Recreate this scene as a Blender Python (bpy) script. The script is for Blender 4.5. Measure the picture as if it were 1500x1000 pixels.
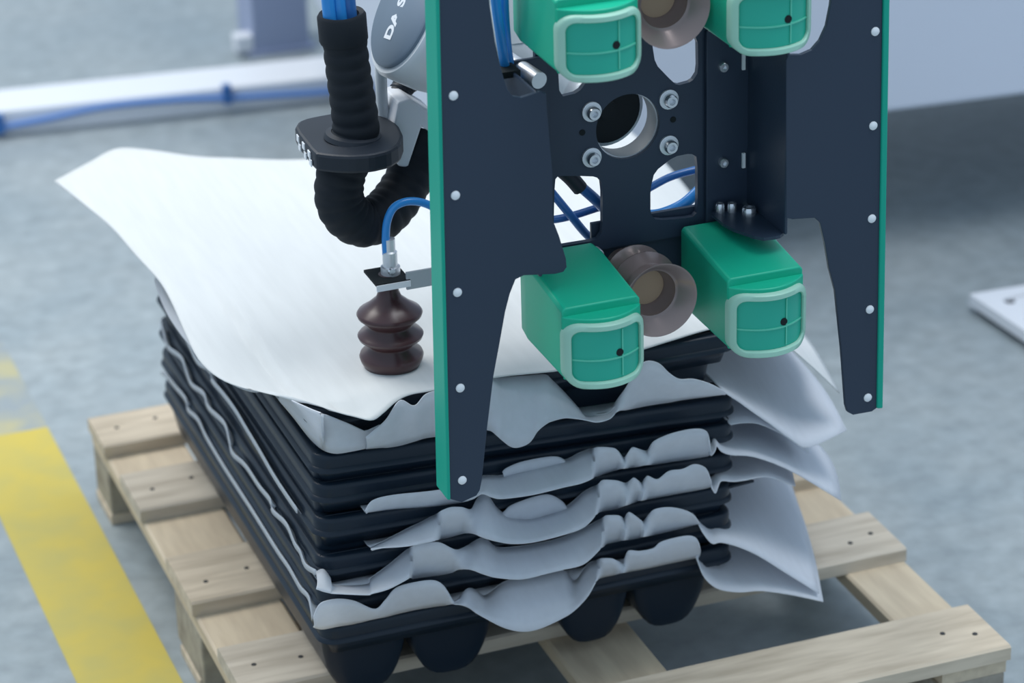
import bpy, bmesh, math, random
from mathutils import Vector, Matrix, noise
from mathutils.geometry import tessellate_polygon
for o in list(bpy.data.objects): bpy.data.objects.remove(o, do_unlink=True)
SC = bpy.context.scene
COL = SC.collection
random.seed(7)
# ------------------------------------------------------------------ camera
FPX = 4266.79
RC = ((0.93516647, -0.35323895, -0.02619011), (-0.17081105, -0.38495927, -0.90698949), (0.31030189, 0.85265972, -0.42033812))
CAM = Vector((-0.7912, -2.977, 2.199))
cd = bpy.data.cameras.new('camera'); cam = bpy.data.objects.new('camera', cd); COL.objects.link(cam)
cd.sensor_width = 36.0; cd.lens = FPX / 1500 * 36; cd.clip_start = 0.05; cd.clip_end = 100
m = Matrix.Identity(4)
for i in range(3):
    m[i][0] = RC[0][i]; m[i][1] = -RC[1][i]; m[i][2] = -RC[2][i]; m[i][3] = CAM[i]
cam.matrix_world = m
cd.dof.use_dof = True; cd.dof.focus_distance = 3.62; cd.dof.aperture_fstop = 3.7
SC.camera = cam
# ------------------------------------------------------------------ world, lights, exposure
w = bpy.data.worlds.new('hall_air'); SC.world = w; w.use_nodes = True
bg = w.node_tree.nodes['Background']; bg.inputs[0].default_value = (0.62, 0.80, 1.0, 1); bg.inputs[1].default_value = 0.80
def area(name, loc, target, size, size_y, energy, color):
    l = bpy.data.lights.new(name, 'AREA'); l.shape = 'RECTANGLE'; l.size = size; l.size_y = size_y; l.energy = energy; l.color = color
    o = bpy.data.objects.new(name, l); COL.objects.link(o); o.location = loc
    o.rotation_euler = (Vector(target) - Vector(loc)).to_track_quat('-Z', 'Y').to_euler(); return o
area('skylight_lamp', (-1.6, 3.4, 5.2), (0.2, 0.8, 0.3), 4.0, 2.5, 250, (1.0, 0.965, 0.91))
area('overhead_fill', (1.7, -0.3, 5.0), (0.6, 0.4, 0.2), 2.6, 1.8, 105, (0.97, 0.98, 1.0))  # unseen fill light, added to brighten the sheet fronts and right flaps
SC.view_settings.view_transform = 'Standard'; SC.view_settings.look = 'None'
SC.view_settings.gamma = 1.0; SC.view_settings.use_curve_mapping = False
SC.view_settings.exposure = 0.0

# ------------------------------------------------------------------ measuring helpers (photo survey -> real metres at a known depth)
def ray(px, py):
    a, b = (px - 750) / FPX, (py - 500) / FPX
    return Vector([RC[0][i] * a + RC[1][i] * b + RC[2][i] for i in range(3)])
def at(px, py, y):
    d = ray(px, py); return CAM + d * ((y - CAM.y) / d.y)
def atz(px, py, z):
    d = ray(px, py); return CAM + d * ((z - CAM.z) / d.z)
def atx(px, py, x):
    d = ray(px, py); return CAM + d * ((x - CAM.x) / d.x)

# ------------------------------------------------------------------ materials
def srgb(r, g, b):
    f = lambda c: (c / 255 / 12.92) if c <= 10 else ((c / 255 + 0.055) / 1.055) ** 2.4
    return (f(r), f(g), f(b), 1)
def mat(name, col, rough=0.5, metal=0.0, spec=0.5, nscale=0, namt=0.0, bump=0.0, stretch=(1, 1, 1), col2=None, transl=0.0, alpha=1.0, trans=0.0, sss=0.0):
    M = bpy.data.materials.new(name); M.use_nodes = True; nt = M.node_tree; n = nt.nodes
    b = n['Principled BSDF']; b.inputs['Base Color'].default_value = col; b.inputs['Roughness'].default_value = rough
    b.inputs['Metallic'].default_value = metal; b.inputs['Specular IOR Level'].default_value = spec
    b.inputs['Alpha'].default_value = alpha; b.inputs['Transmission Weight'].default_value = trans
    if nscale:
        tc = n.new('ShaderNodeTexCoord'); mp = n.new('ShaderNodeMapping'); mp.inputs['Scale'].default_value = stretch
        nz = n.new('ShaderNodeTexNoise'); nz.inputs['Scale'].default_value = nscale; nz.inputs['Detail'].default_value = 6
        nt.links.new(tc.outputs['Object'], mp.inputs[0]); nt.links.new(mp.outputs[0], nz.inputs[0])
        if namt or col2:
            mx = n.new('ShaderNodeMix'); mx.data_type = 'RGBA'
            mx.inputs[6].default_value = col
            mx.inputs[7].default_value = col2 if col2 else tuple([c * (1 - namt) for c in col[:3]] + [1])
            rp = n.new('ShaderNodeValToRGB'); rp.color_ramp.elements[0].position = 0.35; rp.color_ramp.elements[1].position = 0.68
            nt.links.new(nz.outputs[0], rp.inputs[0]); nt.links.new(rp.outputs[0], mx.inputs[0]); nt.links.new(mx.outputs[2], b.inputs['Base Color'])
        if bump:
            bp = n.new('ShaderNodeBump'); bp.inputs['Strength'].default_value = bump; bp.inputs['Distance'].default_value = 0.002
            nt.links.new(nz.outputs[0], bp.inputs['Height']); nt.links.new(bp.outputs[0], b.inputs['Normal'])
    if transl:
        out = n['Material Output']; tr = n.new('ShaderNodeBsdfTranslucent'); tr.inputs[0].default_value = col
        ms = n.new('ShaderNodeMixShader'); ms.inputs[0].default_value = transl
        nt.links.new(b.outputs[0], ms.inputs[1]); nt.links.new(tr.outputs[0], ms.inputs[2]); nt.links.new(ms.outputs[0], out.inputs[0])
    if sss:
        b.inputs['Subsurface Weight'].default_value = sss; b.inputs['Subsurface Radius'].default_value = (0.004, 0.012, 0.008)
    return M
M = {}
M['tray'] = mat('black_tray_plastic', (0.009, 0.018, 0.031, 1), 0.36, spec=0.30, nscale=60, bump=0.05)
M['sheet'] = mat('white_nonwoven_sheet', (0.74, 0.76, 0.76, 1), 0.75, spec=0.15, nscale=16, namt=0.05, bump=0.05, stretch=(6, 0.6, 1), transl=0.16)
M['sheet_low'] = mat('white_interleaf_sheet', (0.80, 0.83, 0.88, 1), 0.75, spec=0.15, nscale=16, namt=0.05, bump=0.05, stretch=(6, 0.6, 6), transl=0.30, alpha=0.90)
M['wood'] = mat('pale_pine_grain_across', (0.66, 0.56, 0.43, 1), 0.8, spec=0.2, nscale=7, col2=(0.48, 0.40, 0.30, 1), bump=0.35, stretch=(1.0, 7, 7))
M['wood_b'] = mat('grey_pine_grain_across', (0.61, 0.54, 0.44, 1), 0.8, spec=0.2, nscale=6, col2=(0.45, 0.39, 0.31, 1), bump=0.35, stretch=(1.0, 8, 8))
M['wood_y'] = mat('yellow_pine_grain_along', (0.66, 0.55, 0.40, 1), 0.8, spec=0.2, nscale=7, col2=(0.54, 0.44, 0.32, 1), bump=0.35, stretch=(7, 1.0, 7))
M['wood_block'] = mat('rough_pressed_block', (0.42, 0.38, 0.31, 1), 0.9, spec=0.1, nscale=30, col2=(0.27, 0.24, 0.2, 1), bump=0.5)
M['nail'] = mat('dark_nail_head', (0.05, 0.05, 0.05, 1), 0.6, 0.3)
M['plate'] = mat('navy_black_coated_steel', (0.024, 0.040, 0.068, 1), 0.42, spec=0.4, nscale=300, bump=0.06)
M['green'] = mat('translucent_green_plastic', (0.008, 0.42, 0.255, 1), 0.38, spec=0.35, sss=0.15)
M['trim'] = mat('green_rubber_trim', (0.005, 0.36, 0.25, 1), 0.5, spec=0.3)
M['cap'] = mat('clear_mint_silicone_cap', (0.48, 0.80, 0.66, 1), 0.35, spec=0.4, transl=0.3)
M['cap_in'] = mat('green_cap_window', (0.02, 0.40, 0.285, 1), 0.35, spec=0.4)
M['ridge'] = mat('pale_green_ridge', (0.10, 0.54, 0.38, 1), 0.4)
M['hole'] = mat('dark_hole', (0.004, 0.008, 0.01, 1), 0.9)
M['alu'] = mat('brushed_aluminium', (0.74, 0.76, 0.79, 1), 0.38, 0.6)
M['steel'] = mat('shiny_bolt_steel', (0.68, 0.71, 0.74, 1), 0.25, 0.9)
M['cup_grey'] = mat('brown_grey_silicone', (0.27, 0.205, 0.195, 1), 0.24, 0.2, spec=0.5)
M['cup_tan'] = mat('tan_cup_filter', (0.42, 0.29, 0.19, 1), 0.6)
M['cup_red'] = mat('dark_red_brown_silicone', (0.050, 0.018, 0.020, 1), 0.3, spec=0.55, trans=0.0, nscale=5)
M['hose'] = mat('black_ribbed_sleeve', (0.010, 0.014, 0.020, 1), 0.7, spec=0.3, nscale=80, bump=0.2)
M['collar'] = mat('black_nylon_collar', (0.012, 0.018, 0.028, 1), 0.5, spec=0.4)
M['blue'] = mat('bright_blue_air_tube', (0.03, 0.27, 0.70, 1), 0.3, spec=0.5)
M['blue_d'] = mat('blue_air_tube', (0.03, 0.14, 0.40, 1), 0.3, spec=0.5)
M['blue_f'] = mat('pale_blue_tube', (0.10, 0.24, 0.58, 1), 0.4)
M['white'] = mat('white_powder_coat', (0.78, 0.80, 0.84, 1), 0.4)
M['robot'] = mat('white_robot_shell', (0.66, 0.70, 0.73, 1), 0.3)
M['robot_cap'] = mat('grey_joint_cap', (0.14, 0.19, 0.25, 1), 0.45)
M['mark'] = mat('white_print', (0.8, 0.83, 0.86, 1), 0.5)
M['cabinet'] = mat('pale_grey_panel', (0.56, 0.61, 0.70, 1), 0.45)
M['post'] = mat('lavender_grey_post', (0.33, 0.38, 0.53, 1), 0.5)
M['yellow'] = mat('yellow_floor_paint', (0.58, 0.46, 0.09, 1), 0.55, spec=0.3, nscale=12, col2=(0.50, 0.43, 0.12, 1), bump=0.1)
M['bracket'] = mat('grey_thin_bracket', (0.42, 0.45, 0.48, 1), 0.4, 0.3)
def floor_mat():
    F = bpy.data.materials.new('polished_concrete'); F.use_nodes = True; nt = F.node_tree; n = nt.nodes; b = n['Principled BSDF']
    tc = n.new('ShaderNodeTexCoord')
    a = n.new('ShaderNodeTexNoise'); a.inputs['Scale'].default_value = 2.2; a.inputs['Detail'].default_value = 8; a.inputs['Roughness'].default_value = 0.6
    c = n.new('ShaderNodeTexNoise'); c.inputs['Scale'].default_value = 26; c.inputs['Detail'].default_value = 8
    for x in (a, c): nt.links.new(tc.outputs['Object'], x.inputs[0])
    r = n.new('ShaderNodeValToRGB'); r.color_ramp.elements[0].position = 0.3; r.color_ramp.elements[1].position = 0.72
    r.color_ramp.elements[0].color = (0.25, 0.30, 0.325, 1); r.color_ramp.elements[1].color = (0.365, 0.40, 0.405, 1)
    nt.links.new(a.outputs[0], r.inputs[0])
    mx = n.new('ShaderNodeMix'); mx.data_type = 'RGBA'; mx.blend_type = 'OVERLAY'; mx.inputs[0].default_value = 0.35
    nt.links.new(r.outputs[0], mx.inputs[6]); nt.links.new(c.outputs[0], mx.inputs[7]); nt.links.new(mx.outputs[2], b.inputs['Base Color'])
    b.inputs['Roughness'].default_value = 0.34; b.inputs['Specular IOR Level'].default_value = 0.5
    bp = n.new('ShaderNodeBump'); bp.inputs['Strength'].default_value = 0.06; bp.inputs['Distance'].default_value = 0.003
    nt.links.new(c.outputs[0], bp.inputs['Height']); nt.links.new(bp.outputs[0], b.inputs['Normal'])
    return F
M['floor'] = floor_mat()
def worn_mat():
    F = bpy.data.materials.new('worn_yellow_paint'); F.use_nodes = True; nt = F.node_tree; n = nt.nodes; b = n['Principled BSDF']
    tc = n.new('ShaderNodeTexCoord'); a = n.new('ShaderNodeTexNoise'); a.inputs['Scale'].default_value = 9; a.inputs['Detail'].default_value = 7
    nt.links.new(tc.outputs['Object'], a.inputs[0])
    r = n.new('ShaderNodeValToRGB'); r.color_ramp.elements[0].position = 0.38; r.color_ramp.elements[1].position = 0.66
    r.color_ramp.elements[0].color = (0.27, 0.315, 0.345, 1); r.color_ramp.elements[1].color = (0.44, 0.41, 0.24, 1)
    nt.links.new(a.outputs[0], r.inputs[0]); nt.links.new(r.outputs[0], b.inputs['Base Color']); b.inputs['Roughness'].default_value = 0.5
    return F
M['worn'] = worn_mat()

# ------------------------------------------------------------------ object helpers
def thing(name, label, cat, loc, group=None):
    o = bpy.data.objects.new(name, None); COL.objects.link(o); o.location = loc; o.empty_display_size = 0.05
    o['label'] = label; o['category'] = cat
    if group: o['group'] = group
    return o
def tag(o, label, cat, group=None):
    o['label'] = label; o['category'] = cat
    if group: o['group'] = group
    return o
def obj(name, bm, material, parent=None, smooth=False, local=False, bevel=0.0, solid=0.0, angle=40):
    me = bpy.data.meshes.new(name)
    bmesh.ops.recalc_face_normals(bm, faces=bm.faces[:])
    bm.to_mesh(me); bm.free(); me.materials.append(material)
    if smooth:
        for p in me.polygons: p.use_smooth = True
        me.set_sharp_from_angle(angle=math.radians(angle))
    o = bpy.data.objects.new(name, me); COL.objects.link(o)
    if parent:
        o.parent = parent
        if not local and parent.type == 'EMPTY': o.matrix_parent_inverse = Matrix.Translation(-parent.location)
    if solid:
        s = o.modifiers.new('thickness', 'SOLIDIFY'); s.thickness = solid; s.offset = 0
    if bevel:
        b = o.modifiers.new('bevel', 'BEVEL'); b.width = bevel; b.segments = 2; b.limit_method = 'ANGLE'; b.angle_limit = math.radians(35)
    return o
def box(bm, x0, x1, y0, y1, z0, z1, rot=None):
    v = [bm.verts.new((x, y, z)) for z in (z0, z1) for y in (y0, y1) for x in (x0, x1)]
    for f in ((0, 1, 3, 2), (4, 6, 7, 5), (0, 4, 5, 1), (2, 3, 7, 6), (0, 2, 6, 4), (1, 5, 7, 3)): bm.faces.new([v[i] for i in f])
    if rot:
        c, ang, ax = rot
        bmesh.ops.rotate(bm, verts=v, cent=c, matrix=Matrix.Rotation(ang, 3, ax))
    return v
def B(*a, **k):
    bm = bmesh.new(); box(bm, *a, **k); return bm
def frame_of(d):
    d = Vector(d).normalized(); u = d.orthogonal().normalized(); return d, u, d.cross(u)
def lathe(bm, c, axis, prof, seg=40, caps=True):
    d, u, v = frame_of(axis); c = Vector(c); rings = []
    for r, h in prof:
        if r < 1e-6: rings.append([bm.verts.new(c + d * h)]); continue
        rings.append([bm.verts.new(c + d * h + (u * math.cos(2 * math.pi * i / seg) + v * math.sin(2 * math.pi * i / seg)) * r) for i in range(seg)])
    for a, b in zip(rings, rings[1:]):
        for i in range(seg):
            j = (i + 1) % seg
            if len(a) == 1 and len(b) == 1: continue
            if len(a) == 1: bm.faces.new((a[0], b[i], b[j]))
            elif len(b) == 1: bm.faces.new((a[i], a[j], b[0]))
            else: bm.faces.new((a[i], a[j], b[j], b[i]))
    return rings
def L(c, axis, prof, seg=40):
    bm = bmesh.new(); lathe(bm, c, axis, prof, seg); return bm
def spline(pts, n):
    pts = [Vector(p) for p in pts]; out = []; N = len(pts) - 1
    for s in range(n + 1):
        t = s / n * N; i = min(int(t), N - 1); f = t - i
        p0, p1, p2, p3 = pts[max(i - 1, 0)], pts[i], pts[i + 1], pts[min(i + 2, N)]
        out.append(0.5 * ((2 * p1) + (p2 - p0) * f + (2 * p0 - 5 * p1 + 4 * p2 - p3) * f * f + (3 * p1 - p0 - 3 * p2 + p3) * f ** 3))
    return out
def tube(bm, pts, r, n=40, seg=12, rfun=None, caps=True):
    P = spline(pts, n); up = None; rings = []
    for i, p in enumerate(P):
        d = (P[min(i + 1, n)] - P[max(i - 1, 0)]).normalized()
        up = d.orthogonal().normalized() if up is None else (up - d * up.dot(d)).normalized()
        s = d.cross(up); rr = rfun(i / n) if rfun else r
        rings.append([bm.verts.new(p + (up * math.cos(2 * math.pi * k / seg) + s * math.sin(2 * math.pi * k / seg)) * rr) for k in range(seg)])
    for a, b in zip(rings, rings[1:]):
        for k in range(seg): bm.faces.new((a[k], a[(k + 1) % seg], b[(k + 1) % seg], b[k]))
    if caps: bm.faces.new(rings[0][::-1]); bm.faces.new(rings[-1])
def T(pts, r, **k):
    bm = bmesh.new(); tube(bm, pts, r, **k); return bm
def prism_y(loops, y0, y1):
    """flat plate in the X-Z plane: loops = [outer, hole, ...] of (x, z), extruded y0..y1"""
    bm = bmesh.new(); flat = [p for l in loops for p in l]
    tris = tessellate_polygon([[Vector((x, z, 0)) for x, z in l] for l in loops])
    A = [bm.verts.new((x, y0, z)) for x, z in flat]; Bv = [bm.verts.new((x, y1, z)) for x, z in flat]
    for t in tris:
        try:
            bm.faces.new([A[i] for i in t]); bm.faces.new([Bv[i] for i in reversed(t)])
        except ValueError: pass
    k = 0
    for l in loops:
        n = len(l)
        for i in range(n):
            j = (i + 1) % n; bm.faces.new((A[k + i], A[k + j], Bv[k + j], Bv[k + i]))
        k += n
    return bm
def smooth_loop(pts, it=2):
    for _ in range(it):
        q = []
        for i in range(len(pts)):
            a, b = pts[i], pts[(i + 1) % len(pts)]
            q += [(a[0] * .82 + b[0] * .18, a[1] * .82 + b[1] * .18), (a[0] * .18 + b[0] * .82, a[1] * .18 + b[1] * .82)]
        pts = q
    return pts
def grid(bm, rows):
    V = [[bm.verts.new(p) for p in r] for r in rows]
    for a, b in zip(V, V[1:]):
        for i in range(len(a) - 1):
            f = (a[i], a[i + 1], b[i + 1], b[i])
            bm.faces.new(f)
    return V
def lerp(a, b, t): return a + (b - a) * t

# ------------------------------------------------------------------ floor and setting
bm = bmesh.new(); box(bm, -8, 10, -5, 14, -0.05, 0)
fl = obj('floor', bm, M['floor']); fl['kind'] = 'structure'
sp = obj('floor_stripe', B(-0.158, -0.016, -1.2, 1.48, 0.0, 0.0012), M['yellow'])
tag(sp, 'bright yellow painted stripe on the concrete floor left of the pallet', 'floor marking')
sw = obj('worn_floor_stripe', B(-0.150, -0.016, 1.48, 2.02, 0.0, 0.0008), M['worn'])
tag(sw, 'faded worn-off continuation of the yellow stripe on the concrete', 'floor marking')

# white machine housing behind, standing on feet
cb = thing('machine_housing', 'large pale grey machine housing raised above the floor behind the gripper', 'machine', (1.9, 1.9, 0))
rz = ((1.608, 1.531, 0), math.radians(-4.7), 'Z')
obj('body', B(0.74, 3.6, 1.531, 2.9, 0.30, 2.1, rot=rz), M['cabinet'], cb, bevel=0.01)
for x, y in ((0.95, 2.75), (3.3, 1.75), (3.3, 2.75)):
    obj('foot', B(x - 0.05, x + 0.05, y - 0.05, y + 0.05, 0, 0.30, rot=rz), M['cabinet'], cb, bevel=0.005)

# white floor plate with an anchor hole
fp = thing('base_plate', 'white steel base plate with a bolt hole lying on the floor at the right', 'plate', (1.75, 1.2, 0))
z1 = 0.035
c0 = atz(1420, 430, z1); c1 = atz(1500, 417, z1); c2 = atz(1500, 483, z1)
dx = (c1 - c0).normalized(); dy = (c2 - c0).normalized(); hc = atz(1479, 440, z1)
bm = bmesh.new()
P4 = [c0, c0 + dx * 0.6, c0 + dx * 0.6 + dy * 0.8, c0 + dy * 0.8]
outer = [(p.x, p.y) for p in P4]
hole = [(hc.x + 0.011 * math.cos(a * math.pi / 12), hc.y + 0.011 * math.sin(a * math.pi / 12)) for a in range(24)]
flat = outer + hole
A = [bm.verts.new((x, y, z1)) for x, y in flat]; D = [bm.verts.new((x, y, 0.012)) for x, y in flat]
for t in tessellate_polygon([[Vector((x, y, 0)) for x, y in outer], [Vector((x, y, 0)) for x, y in hole]]):
    bm.faces.new([A[i] for i in t]); bm.faces.new([D[i] for i in reversed(t)])
for k, n in ((0, 4), (4, 24)):
    for i in range(n): bm.faces.new((A[k + i], A[k + (i + 1) % n], D[k + (i + 1) % n], D[k + i]))
obj('plate', bm, M['white'], fp, bevel=0.0015)
bm = bmesh.new(); lathe(bm, (hc.x, hc.y, 0.0121), (0, 0, 1), [(0, 0), (0.0108, 0), (0.0108, 0.018)], 24)
obj('bolt_hole', bm, M['hole'], fp)
q = [c0 + dx * 0.015 + dy * 0.015, c0 + dx * 0.585 + dy * 0.015, c0 + dx * 0.585 + dy * 0.785, c0 + dx * 0.015 + dy * 0.785]
bm = bmesh.new(); va = [bm.verts.new((p.x, p.y, 0)) for p in q]; vb = [bm.verts.new((p.x, p.y, 0.012)) for p in q]
bm.faces.new(va[::-1]); bm.faces.new(vb)
for i in range(4): bm.faces.new((va[i], va[(i + 1) % 4], vb[(i + 1) % 4], vb[i]))
obj('shadow_gap', bm, M['hole'], fp)  # added black inset; its colour stands in for shade under the plate

# white floor rail with a clipped blue tube, far left
rl = thing('floor_rail', 'long white rail on the floor behind the pallet with a blue tube along it', 'rail', (0.3, 2.95, 0))
p0 = atz(0, 200, 0.0); p1 = atz(470, 150, 0.0); d = (p1 - p0).normalized(); nrm = Vector((-d.y, d.x, 0))
def railbox(s0, s1, n0, n1, z0, z1_):
    bm = bmesh.new(); a = p0 + d * s0; b = p0 + d * s1
    lo = [a + nrm * n0, b + nrm * n0, b + nrm * n1, a + nrm * n1]
    va = [bm.verts.new((p.x, p.y, z0)) for p in lo]; vb = [bm.verts.new((p.x, p.y, z1_)) for p in lo]
    bm.faces.new(va[::-1]); bm.faces.new(vb)
    for i in range(4): bm.faces.new((va[i], va[(i + 1) % 4], vb[(i + 1) % 4], vb[i]))
    return bm
obj('rail_body', railbox(-1.0, 1.02, 0.0, 0.14, 0.0, 0.058), M['white'], rl, bevel=0.006)
bt = thing('blue_floor_tube', 'thin blue tube running along the front of the white floor rail', 'tube', (p0.x, p0.y, 0))
yy = lambda px: p0.y + (p1.y - p0.y) * px / 470 - 0.012
obj('tube', T([at(px, py, yy(px)) for px, py in ((-60, 196), (0, 187), (70, 174), (150, 157), (250, 147), (333, 144), (400, 140), (480, 135), (560, 128))], 0.0065, n=60, seg=10), M['blue_f'], bt, smooth=True)
for px, py in ((0, 187), (333, 143)):
    c = at(px, py, yy(px)); obj('clip', B(c.x - 0.009, c.x + 0.009, c.y - 0.009, c.y + 0.011, c.z - 0.013, c.z + 0.03), M['blue_d'], bt, bevel=0.002)
a = atz(378, 88, 0); b = atz(462, 78, 0)
pt = thing('steel_post', 'lavender grey square post standing on the floor behind the white rail', 'post', (a.x + .065, a.y + .1, 0))
obj('column', B(a.x, b.x, a.y + 0.03, a.y + 0.16, 0, 3.0), M['post'], pt, bevel=0.004)
obj('foot_plate', B(a.x - 0.012, b.x + 0.012, a.y + 0.02, a.y + 0.17, 0, 0.010), M['post'], pt)
obj('corner_bracket', B(a.x - 0.04, a.x, a.y + 0.03, a.y + 0.07, 0.012, 0.05), M['white'], pt, bevel=0.003)

# ------------------------------------------------------------------ pallet
pl = thing('wooden_pallet', 'pale weathered wooden pallet on the concrete floor under the stack of trays', 'pallet', (0.5, 0.6, 0))
boards = [(-0.002, 0.124), (0.296, 0.422), (0.552, 0.70), (0.855, 0.985), (1.085, 1.198)]
def plank(x0, x1, y0, y1, z0, z1, seed, along='x'):
    bm = bmesh.new(); rows = []
    n = 10
    for i in range(n + 1):
        t = i / n
        j = lambda k: 0.0025 * (noise.noise(Vector((seed * 3.1 + k * 7.7, t * 2.3, k))))
        if along == 'x':
            X = x0 + (x1 - x0) * t; rows.append([(X, y0 + j(1), z0), (X, y0 + j(1), z1 - 0.003), (X, y0 + 0.004 + j(1), z1 + j(2) * 0.3), (X, y1 - 0.004 + j(3), z1 + j(2) * 0.3), (X, y1 + j(3), z1 - 0.003), (X, y1 + j(3), z0)])
        else:
            Y = y0 + (y1 - y0) * t; rows.append([(x0 + j(1), Y, z0), (x0 + j(1), Y, z1 - 0.003), (x0 + 0.004 + j(1), Y, z1), (x1 - 0.004 + j(3), Y, z1), (x1 + j(3), Y, z1 - 0.003), (x1 + j(3), Y, z0)])
    V = [[bm.verts.new(p) for p in r] for r in rows]
    for a, b in zip(V, V[1:]):
        for k in range(6): bm.faces.new((a[k], a[(k + 1) % 6], b[(k + 1) % 6], b[k]))
    bm.faces.new(V[0]); bm.faces.new(V[-1][::-1]); return bm
for i, (y0, y1) in enumerate(boards):
    obj('deck_board', plank(0.001 * (i % 2), 1.0 - 0.002 * (i % 3), y0, y1, 0.122, 0.144, i, 'x'), M['wood_b' if i % 2 else 'wood'], pl)
for i, (x0, x1) in enumerate(((0.003, 0.131), (0.438, 0.561), (0.900, 0.997))):
    obj('stringer_board', plank(x0, x1, 0.004, 1.194, 0.100, 0.122, i + 9, 'y'), M['wood_y'], pl)
for x0, x1 in ((0.004, 0.106), (0.44, 0.56), (0.894, 0.996)):
    for y0, y1 in ((0.004, 0.10), (0.53, 0.68), (1.09, 1.192)):
        obj('block', B(x0, x1, y0, y1, 0.018, 0.100), M['wood_block'], pl, bevel=0.003)
for y0, y1 in ((0.004, 0.10), (0.55, 0.66), (1.09, 1.192)):
    obj('skid_board', B(0.002, 0.998, y0, y1, 0.0, 0.018), M['wood'], pl, bevel=0.002)
for (y0, y1) in boards:
    for xc in (0.035, 0.10, 0.93, 0.97):
        yc = y0 + (y1 - y0) * random.uniform(0.35, 0.6)
        obj('nail', L((xc, yc, 0.1435), (0, 0, 1), [(0, 0.0012), (0.0035, 0.0012), (0.004, 0)], 8), M['nail'], pl)

# ------------------------------------------------------------------ trays
TX, TY, HW, HD = 0.385, 0.6175, 0.293, 0.4175
ZL = [.270, .324, .374, .430, .479, .521, .589]; ZR = [.268, .318, .360, .409, .453, .491, .587]
SX = [0.0, 0.0, 0.001, 0.002, 0.003, 0.004, 0.003]
LOBES = [(-0.2295, 0.0600), (-0.1080, 0.0600), (0.097, 0.0545), (0.2110, 0.0575)]
def hfield(x, y):
    e = min(1.0, max(0.0, (HD - 0.012 - abs(y)) / 0.022)); e = e * e * (3 - 2 * e)
    z = -0.004
    for c, hw in LOBES:
        t = abs(x - c) / hw
        if t < 1: z = -0.004 - 0.120 * (1 - t ** 3.0) ** 0.5
    return z * e if z < -0.01 else z
def tray_body():
    xs = [-HW + 0.012]
    for c, hw in LOBES: xs += [c - hw * math.cos(math.pi * i / 18) for i in range(19)]
    xs += [0.0, HW - 0.012]; xs = sorted(xs)
    ys = [-HD + 0.012 + i * 0.0037 for i in range(7)] + [-HD + 0.08, -0.15, 0, 0.15, HD - 0.08] + [HD - 0.012 - i * 0.0037 for i in range(6, -1, -1)]
    bm = bmesh.new(); grid(bm, [[(x, y, hfield(x, y)) for x in xs] for y in ys]); return bm
def rim_ring(bm, prof, hw, hd, rad, seg=6):
    rings = []
    for off, z in prof:
        r = []
        for sx, sy, a0 in ((1, 1, 0), (-1, 1, 90), (-1, -1, 180), (1, -1, 270)):
            for i in range(seg + 1):
                a = math.radians(a0 + 90 * i / seg); r.append(bm.verts.new((sx * (hw - rad) + (rad + off) * math.cos(a), sy * (hd - rad) + (rad + off) * math.sin(a), z)))
        rings.append(r)
    for a, b in zip(rings, rings[1:]):
        n = len(a)
        for i in range(n): bm.faces.new((a[i], a[(i + 1) % n], b[(i + 1) % n], b[i]))
tr_mesh = {}
for k in range(7):
    pos = ['bottom black tray of the stack, resting on the pallet deck', 'black tray second from the bottom of the stack', 'black tray third from the bottom of the stack',
           'black tray in the middle of the seven-tray stack', 'black tray third from the top of the stack', 'black tray second from the top, below the sagging sheet',
           'topmost black tray, directly under the big lifted sheet'][k]
    t = thing('plastic_tray', pos, 'tray', (TX + SX[k], TY, (ZL[k] + ZR[k]) / 2), 'black trays stacked on the pallet')
    t.rotation_euler = (0, math.atan((ZL[k] - ZR[k]) / (2 * HW)), 0)
    if k == 0:
        bm = bmesh.new(); rim_ring(bm, [(-0.024, -0.004), (-0.018, -0.001), (-0.003, 0.0), (0, -0.002), (0.0012, -0.007), (0.0005, -0.018), (0.004, -0.021), (0.0045, -0.024), (0.0025, -0.0245), (-0.002, -0.018), (-0.004, -0.004)], HW, HD, 0.022)
        r = obj('rim', bm, M['tray'], t, smooth=True, local=True, angle=50)
        b_ = obj('body', tray_body(), M['tray'], t, smooth=True, local=True, solid=0.0015, angle=60)
        bm = bmesh.new(); rim_ring(bm, [(-0.006, -0.004), (-0.008, -0.03), (-0.014, -0.046)], HW, HD, 0.022)
        s_ = obj('side_wall', bm, M['tray'], t, smooth=True, local=True, solid=0.001)
    else:
        for src in (r, b_, s_):
            c = src.copy(); COL.objects.link(c); c.parent = t
    if k == 2:
        bm = bmesh.new()
        pts = [(HW - 0.01, -HD + 0.004), (HW + 0.034, -HD + 0.01), (HW + 0.02, -HD + 0.05), (HW - 0.01, -HD + 0.06)]
        va = [bm.verts.new((x, y, -0.007)) for x, y in pts]; vb = [bm.verts.new((x, y, -0.004)) for x, y in pts]
        bm.faces.new(va[::-1]); bm.faces.new(vb)
        for i in range(4): bm.faces.new((va[i], va[(i + 1) % 4], vb[(i + 1) % 4], vb[i]))
        obj('corner_tab', bm, M['tray'], t, local=True)
def tray_pt(k, x, y, z):
    """point in tray k's own frame (x, y from the tray centre) to the world"""
    a = math.atan((ZL[k] - ZR[k]) / (2 * HW)); c, s = math.cos(a), math.sin(a)
    return Vector((TX + SX[k] + c * x + s * z, TY + y, (ZL[k] + ZR[k]) / 2 - s * x + c * z))

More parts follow.
